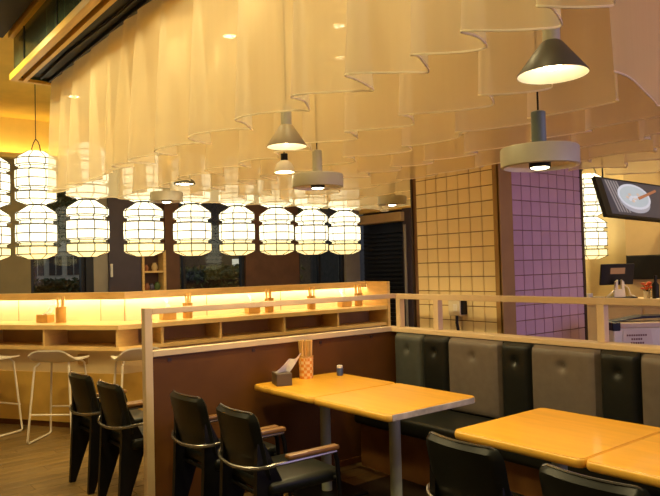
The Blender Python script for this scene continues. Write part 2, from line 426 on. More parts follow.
# ------------------------------------------------------------------ bar
bar_pts = [Vector((-9.30, .45)), Vector((-6.33, 2.37)), Vector((-6.28, 5.87))]
def offs_poly(d):
    """polyline of the bar front shifted d metres towards the back"""
    out = []; P = bar_pts
    ns = []
    for a, b in zip(P, P[1:]):
        t = (b-a).normalized(); ns.append(Vector((-t.y, t.x)))
    out.append(P[0]+ns[0]*d)
    bis = (ns[0]+ns[1]).normalized(); out.append(P[1]+bis*(d/bis.dot(ns[0])))
    out.append(P[2]+ns[1]*d); return out
def strip(m, d0, d1, z0, z1, segs=(0, 1), inset=0):
    A, B = offs_poly(d0), offs_poly(d1)
    for s in segs:
        a0, a1, b0, b1 = A[s], A[s+1], B[s], B[s+1]
        q = [a0, a1, b1, b0]
        lo = [m.bm.verts.new((p.x, p.y, z0)) for p in q]; hi = [m.bm.verts.new((p.x, p.y, z1)) for p in q]
        m.bm.faces.new(lo[::-1]); m.bm.faces.new(hi)
        for k in range(4): m.bm.faces.new((lo[k], lo[(k+1) % 4], hi[(k+1) % 4], hi[k]))
    return m
o = strip(MB(), 0, .56, 1.005, 1.05).build('bar_worktop', 'counter_wood'); o['label'] = 'long light wood worktop bending along the bar'; o['category'] = 'worktop'
for s, lab in ((0, 'light wood bar cabinet with open cubbies behind the wire stools'), (1, 'light wood bar cabinet with open cubbies running past the brown partition')):
    c = thing('bar_cabinet', lab, 'cabinet', (0, 0, 0), 0, 'bar cabinets')
    strip(MB(), .02, .40, .80, .835, (s,)).build('shelf', 'counter_wood', c)
    strip(MB(), .36, .40, .835, 1.005, (s,)).build('back_board', 'cubby_wood', c)
    strip(MB(), .13, .52, .56, .80, (s,)).build('upper_panel', 'bar_cream', c)
    strip(MB(), .12, .52, .06, .56, (s,)).build('lower_panel', 'bar_ochre', c)
    strip(MB(), .14, .52, 0, .06, (s,)).build('plinth', 'panel_brown', c)
    a, b = bar_pts[s], bar_pts[s+1]; t = (b-a).normalized(); n = Vector((-t.y, t.x)); L = (b-a).length
    sp = (1.75, 2.62, 3.50) if s == 0 else (.46, 1.12, 1.94, 2.72)
    for q in sp:
        M = Matrix(((t.x, n.x, 0, a.x+t.x*q), (t.y, n.y, 0, a.y+t.y*q), (0, 0, 1, 0), (0, 0, 0, 1)))
        MB().box(-.012, .012, .025, .36, .835, 1.005, M=M).build('divider', 'counter_wood', c)
    if s == 1:
        o = box('bar_end_panel', 'counter_wood', b.x-.60, b.x, b.y+.014, b.y+.06, 0, 1.36, None, .004); o['label'] = 'upright light wood board closing the far bar end'; o['category'] = 'board'
    else:
        q = 3.02; M = Matrix(((t.x, n.x, 0, a.x+t.x*q), (t.y, n.y, 0, a.y+t.y*q), (0, 0, 1, 0), (0, 0, 0, 1)))
        so = MB().box(-.055, .055, -.012, .012, -.05, .05, .005).build('socket_plate', 'cubby_wood'); so['label'] = 'square tan socket plate on the cream bar front'; so['category'] = 'socket'
        so.matrix_world = M @ Matrix.Translation((0, .117, .70))
bs = thing('bar_screen', 'cream lit backsplash screen with wood cap along the bar', 'screen', (0, 0, 0))
strip(MB(), .50, .55, 1.05, 1.31).build('backsplash', 'backsplash_cream', bs)
strip(MB(), .40, .58, 1.31, 1.355).build('cap_rail', 'counter_wood', bs)
strip(MB(), .398, .408, 1.284, 1.355).build('cap_lip', 'counter_wood', bs)
for s, ts in ((0, (1.85, 2.95)), (1, (.25, 1.2, 2.2, 3.2))):
    a, b = bar_pts[s], bar_pts[s+1]; t = (b-a).normalized(); n = Vector((-t.y, t.x))
    for q in ts:
        M = Matrix(((t.x, n.x, 0, a.x+t.x*q), (t.y, n.y, 0, a.y+t.y*q), (0, 0, 1, 0), (0, 0, 0, 1)))
        MB().box(-.004, .004, .497, .502, 1.05, 1.31, M=M).build('seam', 'cubby_wood', bs)
o = strip(MB(), .412, .442, 1.298, 1.3095).build('led_strip', 'led'); o['label'] = 'warm glowing LED strip under the bar screen cap'; o['category'] = 'light strip'
# ------------------------------------------------------------------ partition
XP = -4.06
pt = thing('partition', 'brown panel partition with pale wood frame and open top rail', 'partition', (XP-.025, 1.69, 0))
def pb(name, m, y0, y1, z0, z1, dx=.025, bev=.004): return box(name, m, -dx, dx, y0-1.69, y1-1.69, z0, z1, pt, bev)
pb('post', 'frame_wood', 1.69, 1.742, 0, 1.325, .028)
pb('top_rail', 'frame_wood', 1.742, 3.90, 1.283, 1.322)
pb('mid_rail', 'frame_wood', 1.742, 3.90, 1.010, 1.050, .027)
pb('panel', 'panel_brown', 1.742, 3.90, .05, 1.010, .012, 0)
pb('bottom_rail', 'panel_brown', 1.742, 3.90, 0, .05, .02)
for y in (1.86, 2.5, 3.1, 3.62):
    MB().box(.0135, .018, y-1.69-.012, y-1.69+.012, .972, .992).build('bracket', 'screw', pt)
# ------------------------------------------------------------------ banquette and its screen
YQ = 3.90
bk = thing('rail_screen', 'pale wood open rail standing on the back of the banquette', 'railing', (-4.06, YQ, 0))
box('top_rail', 'frame_wood', -.03, 3.9, 0, .05, 1.277, 1.32, bk, .004)
box('ledge', 'frame_wood', -.03, 3.9, -.06, .07, 1.008, 1.042, bk, .004)
box('back_panel', 'panel_brown', -.03, 3.9, .01, .05, 0, 1.008, bk)
for x in (-.005, .42, 1.805, 3.2): box('post', 'frame_wood', x, x+.05, 0, .055, 1.042, 1.277, bk, .003)
bq = thing('banquette', 'banquette bench with alternating grey and black buttoned back pads', 'banquette', (-4.0, 3.84, 0))
box('base', 'bench_base', .0, 3.7, -.42, .0, 0, .34, bq)
MB().box(.0, 3.7, -.50, -.02, .34, .46, .03, 3).build('seat', 'pad_dark', bq, True)
def pad(x0, x1, m):
    w = x1-x0; h = .552; z0 = .452
    def f(u, v):
        e = min(u, 1-u)*w; g = min(v, 1-v)*h
        th = .055*(1-math.exp(-e/.012))*(1-math.exp(-g/.012))
        bx, bz = (u-.5)*w, (v-.78)*h; r2_ = bx*bx+bz*bz
        th -= .026*math.exp(-r2_/.0006)+.008*math.exp(-r2_/.006)
        return Vector((x0+.003+u*(w-.006), -th, z0+v*h))
    p = MB().grid(f, 26, 30).build('back_pad', m, bq, True)
    b = MB().lathe([(.001, -.012), (.011, -.010), (.013, -.004), (.010, .002)], 12).build('button', m, p, True)
    b.location = (x0+w/2, -.026, z0+.78*h); b.rotation_euler = (math.radians(90), 0, 0)
xs = [.0, .32, .58, 1.07, 1.31, 1.80, 2.05, 2.54, 2.79, 3.28, 3.53]
for k in range(10): pad(xs[k], xs[k+1], 'pad_dark' if k % 2 else ('pad_slate' if k == 0 else 'pad_grey'))
box('back_board', 'metal_black', 0, 3.7, .0, .055, 0, 1.005, bq)

# ------------------------------------------------------------------ tables
def rrect(w, d, r, n=5):
    P = []
    for cx, cy, a in ((w/2-r, d/2-r, 0), (-w/2+r, d/2-r, 90), (-w/2+r, -d/2+r, 180), (w/2-r, -d/2+r, 270)):
        for k in range(n+1):
            t = math.radians(a+90*k/n); P.append((cx+r*math.cos(t), cy+r*math.sin(t)))
    return P
def slab(m, w, d, r, prof):
    """prof: list of (inset, z)"""
    R = []
    for i, z in prof: R.append([m.bm.verts.new((x, y, z)) for x, y in rrect(w-2*i, d-2*i, max(.002, r-i))])
    n = len(R[0])
    for A, B in zip(R, R[1:]):
        for k in range(n): m.bm.faces.new((A[k], A[(k+1) % n], B[(k+1) % n], B[k]))
    m.bm.faces.new(R[0][::-1]); m.bm.faces.new(R[-1]); return m
def make_table(w, d, label, cool_lit=False):
    t = thing('dining_table', label, 'table', (0, 0, 0), 0, 'square wooden tables in the booth')
    slab(MB(), w-.012, d-.012, .03, [(0, .722), (0, .7492), (.002, .7505)]).build('table_top', 'table_wood', t)
    slab(MB(), w, d, .035, [(.02, .708), (.006, .710), (.001, .716), (0, .728), (.001, .740), (.005, .747), (.010, .7492)]).build('edge_band', 'table_edge', t, True)
    if cool_lit: box('cool_lit_strip', 'cool_lit_edge', w/2-.004, w/2+.004, -d/2+.03, d/2-.03, .712, .746, t, .003)
    MB().lathe([(.036, .02), (.036, .69)], 20).build('pedestal', 'table_leg', t, True)
    slab(MB(), .42, .42, .02, [(0, 0), (0, .012), (.01, .018)]).build('base_plate', 'metal_black', t)
    box('bracket', 'metal_black', -.2, .2, -.03, .03, .688, .709, t); box('bracket', 'metal_black', -.03, .03, -.2, .2, .686, .707, t)
    return t
TY = 2.83
ta = make_table(.69, .74, 'square orange wood table against the brown partition with tissue box'); ta.location = (-3.685, TY, 0)
tb = dup(ta, (-2.99, TY, 0), label='square orange wood table joined to it with cool light painted grey on its edge'); tb['label'] = 'square orange wood table with cool light painted on one edge, joined to the partition table'
box('cool_lit_strip', 'cool_lit_edge', .341, .349, -.34, .34, .712, .747, tb, .003)  # grey strip imitating cool light on the table's end
dup(ta, (-1.855, TY, 0), label='square orange wood table behind the two backrests, clear of the partition')
dup(ta, (-1.16, TY, 0), label='square orange wood table joined end on, farthest from the partition')

# ------------------------------------------------------------------ armchairs
def make_chair():
    t = thing('armchair', 'x', 'chair', (0, 0, 0), 0, 'black armchairs with wooden arms')
    MB().box(-.225, .225, -.20, .25, .405, .475, .028, 3).build('seat', 'leather_black', t, True)
    def bk_(sgn, off):
        def f(u, v):
            x = (u-.5)*.43; z = .49+v*.34
            c = .035*(1-(2*u-1)**2)
            e = min(u, 1-u)*.43; g = min(v, 1-v)*.34; r = math.sqrt(max(0, 1-(1-min(1, e/.03))**2))*math.sqrt(max(0, 1-(1-min(1, g/.03))**2))
            y = -.185-v*.075-c+sgn*.024*r
            if v > .85: x *= 1-.25*((v-.85)/.15)**2*.5
            return Vector((x, y, z))
        return f
    m = MB(); m.grid(bk_(1, 0), 18, 14); m.grid(bk_(-1, 0), 18, 14)
    bmesh.ops.remove_doubles(m.bm, verts=m.bm.verts, dist=.0006)
    b = m.build('backrest', 'leather_black', t, True)
    pp = []
    for k in range(25):
        a = k/24; u = .03+.94*a; v = 1.0 if .03 < a < .97 else .97
        p = bk_(0, 0)(u, v); pp.append(p)
    MB().tube(pp, .006, 6).build('highlight_rim', 'metal_rod', b, True)  # thin rim standing in for the highlight along the backrest top
    for s in (-1, 1):
        poly = [(-.285, 0), (-.245, 0), (-.11, .38), (-.11, .47), (-.215, .68), (-.252, .68), (-.262, .42)]
        MB().prism(poly, lambda y, z: Vector((s*.185-.017, y, z)), lambda y, z: Vector((s*.185+.017, y, z))).build('rear_leg', 'metal_black', t)
        MB().tube([(s*.245, .235, 0), (s*.255, .215, .3), (s*.262, .195, .53), (s*.262, .18, .575)], .013).build('front_leg', 'metal_black', t, True)
        MB().box(s*.262-.024, s*.262+.024, -.12, .20, .590, .616, .010, 2).build('armrest', 'arm_wood', t, True)
        MB().tube([(s*.2, .2, .43), (s*.25, .2, .43)], .012).build('seat_bracket', 'metal_black', t, True)
    pth = [(-.262, .19, .578), (-.264, 0, .578), (-.262, -.12, .577)]
    for k in range(13):
        a = math.pi*(k/12); pth.append((-.262*math.cos(a)*(1-.12*math.sin(a)), -.16-.145*math.sin(a)**.6, .577-.03*math.sin(a)))
    pth += [(.262, -.12, .577), (.264, 0, .578), (.262, .19, .578)]
    MB().tube(pth, .010, 8).build('arm_rail', 'metal_rod', t, True)
    MB().tube([(-.185, -.2, .40), (.185, -.2, .40)], .013).build('stretcher', 'metal_black', t, True)
    return t
ch = make_chair(); ch.location = (-4.42, 1.85, 0); ch['label'] = 'black armchair outside the booth, right beside the partition post'
dup(ch, (-5.00, 1.84, 0), math.radians(2), 'black armchair outside the booth, nearer to the wire stools')
dup(ch, (-3.64, 2.03, 0), 0, 'black armchair inside the booth drawn up nearest the brown panel')
dup(ch, (-3.06, 2.03, 0), math.radians(-2), 'black armchair facing the table with cool light painted on its edge')
dup(ch, (-1.83, 2.38, 0), math.radians(-3), 'black armchair facing the free table, close to its loose end')
dup(ch, (-1.24, 2.34, 0), math.radians(-1), 'black armchair facing the free table at its joint')

# ------------------------------------------------------------------ bar stools
def make_stool():
    t = thing('bar_stool', 'x', 'stool', (0, 0, 0), 0, 'white wire bar stools at the bar')
    def f(u, v):
        x = (u-.5)*.44; y = -.20+v*.40
        z = .745+.018*(abs(2*u-1)**2.5)
        if v < .3: z += .12*((.3-v)/.3)**1.4*(1-.5*abs(2*u-1)**4)
        return Vector((x*(1-.12*(2*v-1)**4), y-(.03*((.25-v)/.25) if v < .25 else 0), z))
    m = MB(); m.grid(f, 14, 12); m.grid(lambda u, v: f(u, v)-Vector((0, 0, .014)), 14, 12)
    # close the rim
    m.grid(lambda u, v: f(u, 0)-Vector((0, 0, .014*v)), 14, 1); m.grid(lambda u, v: f(u, 1)-Vector((0, 0, .014*v)), 14, 1)
    m.grid(lambda u, v: f(0, u)-Vector((0, 0, .014*v)), 12, 1); m.grid(lambda u, v: f(1, u)-Vector((0, 0, .014*v)), 12, 1)
    bmesh.ops.remove_doubles(m.bm, verts=m.bm.verts, dist=.0004)
    m.build('seat', 'white_metal', t, True)
    for s in (-1, 1):
        MB().tube([(s*.14, -.12, .735), (s*.165, -.17, .70), (s*.20, -.21, .2), (s*.21, -.225, .03), (s*.21, -.21, .012), (s*.21, .19, .012), (s*.21, .205, .03), (s*.20, .19, .2), (s*.165, .15, .70), (s*.14, .12, .735)], .010, 8).build('side_frame', 'white_metal', t, True)
    MB().tube([(-.196, .196, .27), (.196, .196, .27)], .009).build('footrest', 'white_metal', t, True)
    MB().tube([(-.196, -.2, .27), (.196, -.2, .27)], .009).build('crossbar', 'white_metal', t, True)
    return t
ang = math.atan2(1.92, 2.97)
st = make_stool(); st.location = (-6.58, 1.90, 0); st.rotation_euler.z = ang+.25; st['label'] = 'white wire bar stool standing clear in front of the bar bend'
dup(st, (-7.28, 1.42, 0), ang-.1, 'white wire bar stool farther along, away from the armchairs')
dup(st, (-6.13, 2.47, 0), math.radians(80), 'white wire bar stool partly hidden behind the partition post')

# ------------------------------------------------------------------ lanterns
def make_lantern(base=1.73):
    t = thing('lantern', 'x', 'lantern', (0, 0, 0), 0, 'glowing two-tier paper lanterns over the bar')
    N = 16; rs = MB()
    def tier(z0, nm):
        H = .56
        R, G = .205, .168
        pr = [(.10, 0), (.19, .035), (R, .045), (R, .125), (G, .135), (G, .165), (R, .175), (R+.004, .265), (R, .355), (G, .365), (G, .40), (R, .41), (R, .475), (.19, .49), (.085, .56)]
        low = [p for p in pr if p[1] <= .1651]; hi = [p for p in pr if p[1] >= .1649]
        MB().lathe([(r, z0+z) for r, z in hi], N, cap0=False).build('paper_shade', 'lantern_paper', t)
        MB().lathe([(r, z0+z) for r, z in low], N, cap1=False).build('lower_band', 'lantern_band' if nm == 0 else 'lantern_paper', t)
        for r, z in pr[1:-1]:
            if (r, z) in ((.19, .035), (.19, .49)): continue
            rs.tube([((r+.002)*math.cos(2*math.pi*k/N), (r+.002)*math.sin(2*math.pi*k/N), z0+z) for k in range(N)], 0.0052, 4, closed=True)
        for k in range(8):
            a = 2*math.pi*k/8
            rs.tube([((r+.003)*math.cos(a), (r+.003)*math.sin(a), z0+z) for r, z in pr], 0.0052, 4)
    tier(0, 0); tier(.575, 1)
    rs.build('wire_frame', 'lantern_wire', t)
    MB().lathe([(.09, .556), (.09, .58)], 16).build('neck', 'lantern_wire', t)
    z = 1.135
    MB().tube([(-.10, 0, z-.01), (-.085, 0, z+.05), (-.05, 0, z+.10), (0, 0, z+.135), (.05, 0, z+.10), (.085, 0, z+.05), (.10, 0, z-.01)], .006, 6).build('bail', 'lantern_wire', t, True)
    MB().tube([(0, 0, z+.13), (0, 0, CEIL-base)], .005, 6).build('cord', 'lantern_wire', t)
    return t
ln = make_lantern(); LX = -6.72
ln.location = (LX, 2.22, 1.73); ln['label'] = 'x'
lp = [(LX, 2.22), (LX, 2.81), (LX, 3.37), (LX, 3.94), (LX, 4.49), (LX, 5.02), (LX, 5.56), (-7.42, 1.92), (-7.92, 1.57)]
ordn = ['first', 'second', 'third', 'fourth', 'fifth', 'sixth', 'last']
for k, (x, y) in enumerate(lp):
    a = (k*.83) % .35
    lab = 'glowing two-tier paper lantern, %s over the straight bar counting from its bend' % ordn[k] if k < 7 else ('glowing two-tier paper lantern on a long cord clear of the curtain' if k == 7 else 'glowing two-tier paper lantern farthest along the bent bar end')
    if k == 0: ln['label'] = lab; ln.rotation_euler.z = a
    else: dup(ln, (x, y, 1.73), a, lab)
l2 = make_lantern(1.58); l2.location = (-4.78, 8.2, 1.58); l2.rotation_euler.z = .2; l2['label'] = 'glowing two-tier paper lantern beside the mauve-lit tiles and menu screen'
# ------------------------------------------------------------------ pendant lamps and downlights
def spot(parent, loc, power, size=150, blend=.6, r=.04, col=WARM):
    l = bpy.data.lights.new('lamp_light', 'SPOT'); l.energy = power; l.spot_size = math.radians(size); l.spot_blend = blend; l.shadow_soft_size = r; l.color = col
    o = bpy.data.objects.new('lamp_light', l); COL.objects.link(o); o.parent = parent; o.location = loc; return o
def cord_to(t, z0, zt):
    MB().tube([(0, 0, z0), (0, 0, zt)], .0045, 6).build('cord', 'plastic_black', t)
def disc_lamp(loc, label, R=.18, power=30):
    t = thing('disc_pendant_lamp', label, 'pendant lamp', loc, 0, 'drum shaped pendant lamps')
    MB().lathe([(R*.92, .0), (R, .004), (R, .085), (R*.97, .092), (.045, .098), (.04, .10)], 40, cap0=False).build('drum_shade', 'lamp_grey', t, True)
    MB().lathe([(R*.92, .0), (R*.90, .02), (.05, .03)], 40, cap0=False).build('inner_shade', 'lamp_white', t, True)
    MB().lathe([(.034, .095), (.034, .26), (.028, .265)], 20).build('stem', 'lamp_stem' if loc[0] > -2.5 else 'lamp_grey', t, True)
    MB().lathe([(.05, -.002), (.05, .03)], 20).build('socket', 'plastic_black', t, True)
    MB().lathe([(.001, -.010), (.03, -.008), (.042, -.003)], 20, cap0=True).build('bulb', 'bulb', t, True)
    cord_to(t, .26, CEIL-loc[2]); spot(t, (0, 0, -.03), power); return t
def cone_lamp(loc, label, R=.155, power=30, m='lamp_cone', k=1.):
    t = thing('cone_pendant_lamp', label, 'pendant lamp', loc, 0, 'cone shaped pendant lamps')
    MB().lathe([(R, 0), (R, .006), (.045*k, .14*k), (.03*k, .15*k)], 40, cap0=False, cap1=False).build('cone_shade', m, t, True)
    MB().lathe([(R*.985, .001), (.04*k, .125*k)], 40, cap0=False).build('inner_shade', 'lamp_white', t, True)
    MB().lathe([(.036*k, .145*k), (.036*k, .27*k), (.02*k, .275*k)], 20).build('stem', 'lamp_grey', t, True)
    MB().lathe([(.001, .025*k), (.03*k, .03*k), (.045*k, .05*k), (.04*k, .075*k), (.02*k, .10*k)], 20).build('bulb', 'bulb', t, True)
    cord_to(t, .27*k, CEIL-loc[2]); spot(t, (0, 0, .02), power); return t
disc_lamp((-3.69, 2.82, 2.115), 'grey drum pendant lamp above the partition table')
disc_lamp((-1.83, 2.72, 2.00), 'pale drum pendant lamp on a blue-grey stem before the mauve-lit tiles')
disc_lamp((-5.20, 4.98, 2.215), 'small grey drum pendant lamp beside the cream tiled pillar', .155, 20)
disc_lamp((-5.95, 2.72, 2.225), 'grey drum pendant lamp hanging against the lanterns above the bar', .155, 20)
cone_lamp((-1.36, 2.12, 2.225), 'dark cone pendant lamp above the pale drum lamp', .125, 22, k=.85)
cone_lamp((-3.05, 2.12, 2.235), 'tan cone pendant lamp just below the front curtain hem', .113, 16, 'lamp_tan', .85)
t = thing('dome_pendant_lamp', 'small white dome pendant lamp with a black neck', 'pendant lamp', (-3.95, 2.72, 2.25), 0)
MB().lathe([(.072, 0), (.070, .03), (.055, .065), (.03, .085), (.025, .086)], 28, cap0=False).build('dome_shade', 'lamp_white', t, True)
MB().lathe([(.026, .085), (.026, .135)], 16).build('neck', 'plastic_black', t, True)
MB().lathe([(.001, -.002), (.05, .004), (.06, .012)], 20).build('bulb', 'bulb', t, True)
cord_to(t, .13, CEIL-2.25); spot(t, (0, 0, -.02), 12)
t = thing('dome_pendant_lamp', 'small dark pendant lamp glowing against the lanterns', 'pendant lamp', (-5.52, 2.70, 2.34), 0)
MB().lathe([(.10, 0), (.09, .03), (.03, .07), (.02, .08)], 28, cap0=False).build('dome_shade', 'lamp_cone', t, True)
MB().lathe([(.02, .08), (.02, .13)], 16).build('neck', 'plastic_black', t, True)
MB().lathe([(.001, -.002), (.05, .004), (.085, .012)], 20).build('bulb', 'bulb', t, True)
cord_to(t, .13, CEIL-2.34); spot(t, (0, 0, -.02), 10)
DL = []
def downlight(x, y, label, power, z=CEIL, size=130):
    t = thing('downlight', label, 'downlight', (x, y, z), 0, 'round recessed downlights')
    MB().lathe([(.055, -.004), (.075, -.012), (.075, -.001)], 24, cap0=False, cap1=False).build('ring', 'lamp_white', t, True)
    MB().lathe([(.001, -.008), (.056, -.007)], 24, cap1=False).build('lens', 'downlight_lens', t)
    spot(t, (0, 0, -.03), power, size, .7, .06); DL.append(t)
for x, y in ((-5.1, 2.12), (-5.38, 3.12), (-3.9, 2.12), (-2.7, 2.12), (-4.1, 3.25), (-2.9, 3.25), (-5.3, 4.4), (-4.6, 3.8), (-5.3, 5.5)):
    downlight(x, y, 'round recessed downlight in the ceiling above the sheer curtains', 50 if y < 2.5 else 20)
for x, y in ((-8.3, 2.6), (-8.3, 4.2), (-8.3, 6.0), (-7.3, 7.2)): downlight(x, y, 'round recessed downlight in the ceiling behind the bar', 50)
for x, y in ((-4.9, 7.3), (-3.2, 7.0), (-1.5, 7.0)): downlight(x, y, 'round recessed downlight above the till counter', 150)
for x, y in ((-6.2, .9), (-5.2, .7), (-3.2, .9), (-1.2, .8)): downlight(x, y, 'added round recessed downlight in the dark lowered ceiling panel', 105, CEIL-.05, 165)  # out-of-view aisle lamps, added and widened to brighten the bar front

# ------------------------------------------------------------------ things on the tables and the bar
def tissue_box(loc, rz, label, m_='tissue_box'):
    t = thing('tissue_box', label, 'tissue box', loc, rz, 'tissue boxes')
    MB().box(-.075, .075, -.055, .055, 0, .085, .004).build('box', m_, t)
    def f(u, v):
        a = (u-.5)
        return Vector((.016*math.sin(7*u+3*v)+.03*v, a*.11+.085*v, .083+.10*v*(.75+.5*u)+.008*math.sin(9*u)*v))
    m = MB(); m.grid(f, 14, 6); m.build('tissue', 'tissue', t, True); return t
tb0 = tissue_box((-3.87, 2.60, .7505), math.radians(-20), 'dark tissue box with a white tissue on the partition table')
def cup(loc, label, m='cup_checker'):
    t = thing('chopstick_cup', label, 'cup', loc, 0, 'chopstick cups')
    MB().lathe([(.048, 0), (.051, .004), (.054, .16), (.051, .16), (.048, .02), (.03, .018)], 20, cap1=True).build('cup_body', m, t, True)
    MB().lathe([(.0545, .156), (.0555, .160), (.0545, .164)], 20, cap0=False, cap1=False).build('rim', 'cup_orange', t, True)
    return t
stick = None
def sticks(loc, n, seed, where):
    global stick
    rnd = random.Random(seed)
    for k in range(n):
        if stick is None:
            o = MB().box(-.011, .011, -.003, .003, 0, .255, .001, 1).build('chopsticks', 'chopstick_paper'); stick = o; o['category'] = 'chopsticks'
        else:
            o = stick.copy(); COL.objects.link(o)
        o['label'] = 'orange paper-wrapped chopsticks standing in the cup '+where; o['group'] = 'chopsticks in the cup '+where
        a = 2*math.pi*k/n+rnd.uniform(-.2, .2); r = rnd.uniform(.012, .034); tilt = rnd.uniform(.02, .09)
        o.location = (loc[0]+r*math.cos(a), loc[1]+r*math.sin(a), loc[2]+.021)
        o.rotation_euler = Matrix.Rotation(tilt, 3, Vector((-math.sin(a), math.cos(a), 0))).to_euler()
cup((-3.965, 2.88, .7505), 'orange checkered chopstick cup on the partition table'); sticks((-3.965, 2.88, .7505), 13, 3, 'on the partition table')
t = thing('spice_jar', 'small blue jar with white lid on the partition table', 'jar', (-3.87, 3.12, .7505))
MB().lathe([(.022, 0), (.024, .004), (.024, .05), (.021, .056)], 20).build('jar_body', 'jar_blue', t, True)
MB().lathe([(.022, .056), (.022, .072), (.019, .075)], 20).build('lid', 'jar_lid', t, True)
def bar_at(s, q, d):
    a, b = bar_pts[s], bar_pts[s+1]; t_ = (b-a).normalized(); n = Vector((-t_.y, t_.x)); p = a+t_*q+n*d; return (p.x, p.y, 1.05)
spots = [(0, 2.60, 'before the bend of the bar'), (1, .87, 'next to the bar bend'), (1, 1.91, 'midway on the straight bar'), (1, 2.52, 'farther on the straight bar'), (1, 3.28, 'at the far bar end')]
for k, (s, q, w) in enumerate(spots):
    p = bar_at(s, q, .30)
    cup(p, 'orange chopstick cup '+w, 'cup_orange'); sticks(p, 5, 20+k, w)
    if k != 3: tissue_box(bar_at(s, q-.22, .32), math.radians(33 if s == 0 else 88), 'wooden tissue box '+w, 'cup_orange')
# ------------------------------------------------------------------ till counter on the right
tc = thing('till_counter', 'cream till counter behind the rail with flat top', 'counter', (-3.5, 6.9, 0))
box('body', 'bar_cream', -1.2, 1.6, -.28, .35, 0, 1.10, tc); box('counter_top', 'frame_wood', -1.22, 1.62, -.32, .37, 1.10, 1.14, tc, .005)
for k in range(4): box('front_panel', 'bar_cream', -1.18+k*.69, -.52+k*.69, -.295, -.28, .08, 1.06, tc, .006)
mo = thing('till_monitor', 'black till monitor on a white stand seen from behind', 'monitor', (-3.68, 6.74, 1.14), math.radians(58))
MB().box(-.185, .185, -.012, .012, .16, .385, .006, M=Matrix.Rotation(math.radians(12), 4, 'X')).build('display', 'plastic_black', mo)
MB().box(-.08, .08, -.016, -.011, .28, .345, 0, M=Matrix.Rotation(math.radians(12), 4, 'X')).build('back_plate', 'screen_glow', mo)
MB().prism([(-.065, .02), (.065, .02), (.045, .19), (.02, .21), (.02, .11), (-.02, .11), (-.02, .21), (-.045, .19)], lambda x, z: Vector((x, -.065-.1*z+.0, z)), lambda x, z: Vector((x, -.095-.1*z, z))).build('stand', 'plastic_white', mo)
MB().box(-.20, .19, -.12, .12, 0, .028, .008).build('base', 'plastic_black', mo)
MB().tube([(-.15, -.1, .03), (-.10, -.12, .08), (-.02, -.08, .12), (0, -.04, .2)], .006, 6).build('cable', 'plastic_white', mo, True)
MB().tube([(.03, -.06, .2), (.10, -.1, .12), (.12, -.1, .05), (.17, -.1, .03)], .006, 6).build('cable', 'plastic_white', mo, True)
o = MB().lathe([(.03, 0), (.034, .065), (.031, .065), (.028, .01)], 18).build('paper_cup', 'tissue', None, True); o.location = (-3.915, 6.65, 1.14); o['label'] = 'small white cup on the till counter beside the mauve-lit tiles'; o['category'] = 'cup'
t = thing('flower_pot', 'red orange flowers in a white pot on the till counter', 'flowers', (-3.47, 7.02, 1.14))
MB().lathe([(.032, 0), (.04, .08), (.036, .08), (.03, .02)], 16).build('pot', 'plastic_white', t, True)
rnd = random.Random(5)
for k in range(12):
    a, r, z = rnd.uniform(0, 6.28), rnd.uniform(0, .055), rnd.uniform(.10, .17)
    pr = [(.004, -.012), (.02, -.002), (.024, .008), (.010, .012)]
    MB().lathe(pr, 8, (r*math.cos(a), r*math.sin(a), z)).build('flower_head', 'flower', t, True)
    MB().tube([(0, 0, .06), (r*math.cos(a), r*math.sin(a), z-.01)], .003, 5).build('stalk', 'leaf', t)
t = thing('bottle', 'dark bottle with pump neck beside the flowers', 'bottle', (-3.36, 6.98, 1.14))
MB().lathe([(.032, 0), (.035, .01), (.035, .15), (.014, .18), (.014, .21)], 18).build('bottle_body', 'plastic_black', t, True); MB().lathe([(.018, .21), (.018, .245)], 14).build('cap', 'plastic_black', t, True)
t = thing('card_reader', 'small black card reader on the till counter by the bottle', 'card reader', (-3.25, 7.06, 1.14), .6)
box('body', 'plastic_black', -.06, .06, -.05, .05, 0, .09, t, .01); box('screen', 'grey_column', -.04, .04, -.052, -.049, .04, .075, t)
o = MB().lathe([(.03, 0), (.036, .012), (.0, .02)][:2], 16).build('saucer', 'tissue', None, True); o.location = (-3.28, 6.90, 1.14); o['label'] = 'little white saucer in front of the card reader'; o['category'] = 'saucer'
# black wall display on the tan block
t = thing('wall_display', 'blank black display hung on the tan wall block', 'display', (-3.8, 8.2, 1.45))
box('panel', 'plastic_black', -.48, .6, -.04, 0, -.13, .15, t, .006); box('bezel', 'dark_metal', -.49, .61, -.03, 0, -.14, .16, t)
# menu screen: a hanging picture panel
BL = Vector((-3.67, 6.63, 2.03)); BR = Vector((-3.54, 7.53, 1.985)); TLp = Vector((-3.81, 6.61, 2.424))
ex = (BR-BL).normalized(); ey = (TLp-BL); ey = (ey-ex*ey.dot(ex)); Hs = ey.length; ey = ey.normalized(); Hs *= 1.12; ez = ex.cross(ey)
ms = thing('menu_screen', 'hanging screen showing a grey bowl of food with chopsticks', 'screen', BL)
ms.matrix_world = Matrix(((ex.x, ey.x, ez.x, BL.x), (ex.y, ey.y, ez.y, BL.y), (ex.z, ey.z, ez.z, BL.z), (0, 0, 0, 1)))
WS = 1.35
box('case', 'plastic_black', 0, WS, 0, Hs, -.05, 0, ms, .004)
box('picture', 'pic_dark', .10, WS-.03, .03, Hs-.02, 0, .002, ms)
for k in range(5):
    MB().prism([(.14+k*.045, Hs-.03), (.165+k*.045, Hs-.03), (.245+k*.045, .06), (.22+k*.045, .06)], lambda x, y: Vector((x, y, .002)), lambda x, y: Vector((x, y, .0028))).build('picture_stripe', 'pic_stripe', ms)
def ell(name, m, cx, cy, rx, ry, z, n=32):
    MB().prism([(cx+rx*math.cos(2*math.pi*k/n), cy+ry*math.sin(2*math.pi*k/n)) for k in range(n)], lambda x, y: Vector((x, y, z)), lambda x, y: Vector((x, y, z+.0008))).build(name, m, ms)
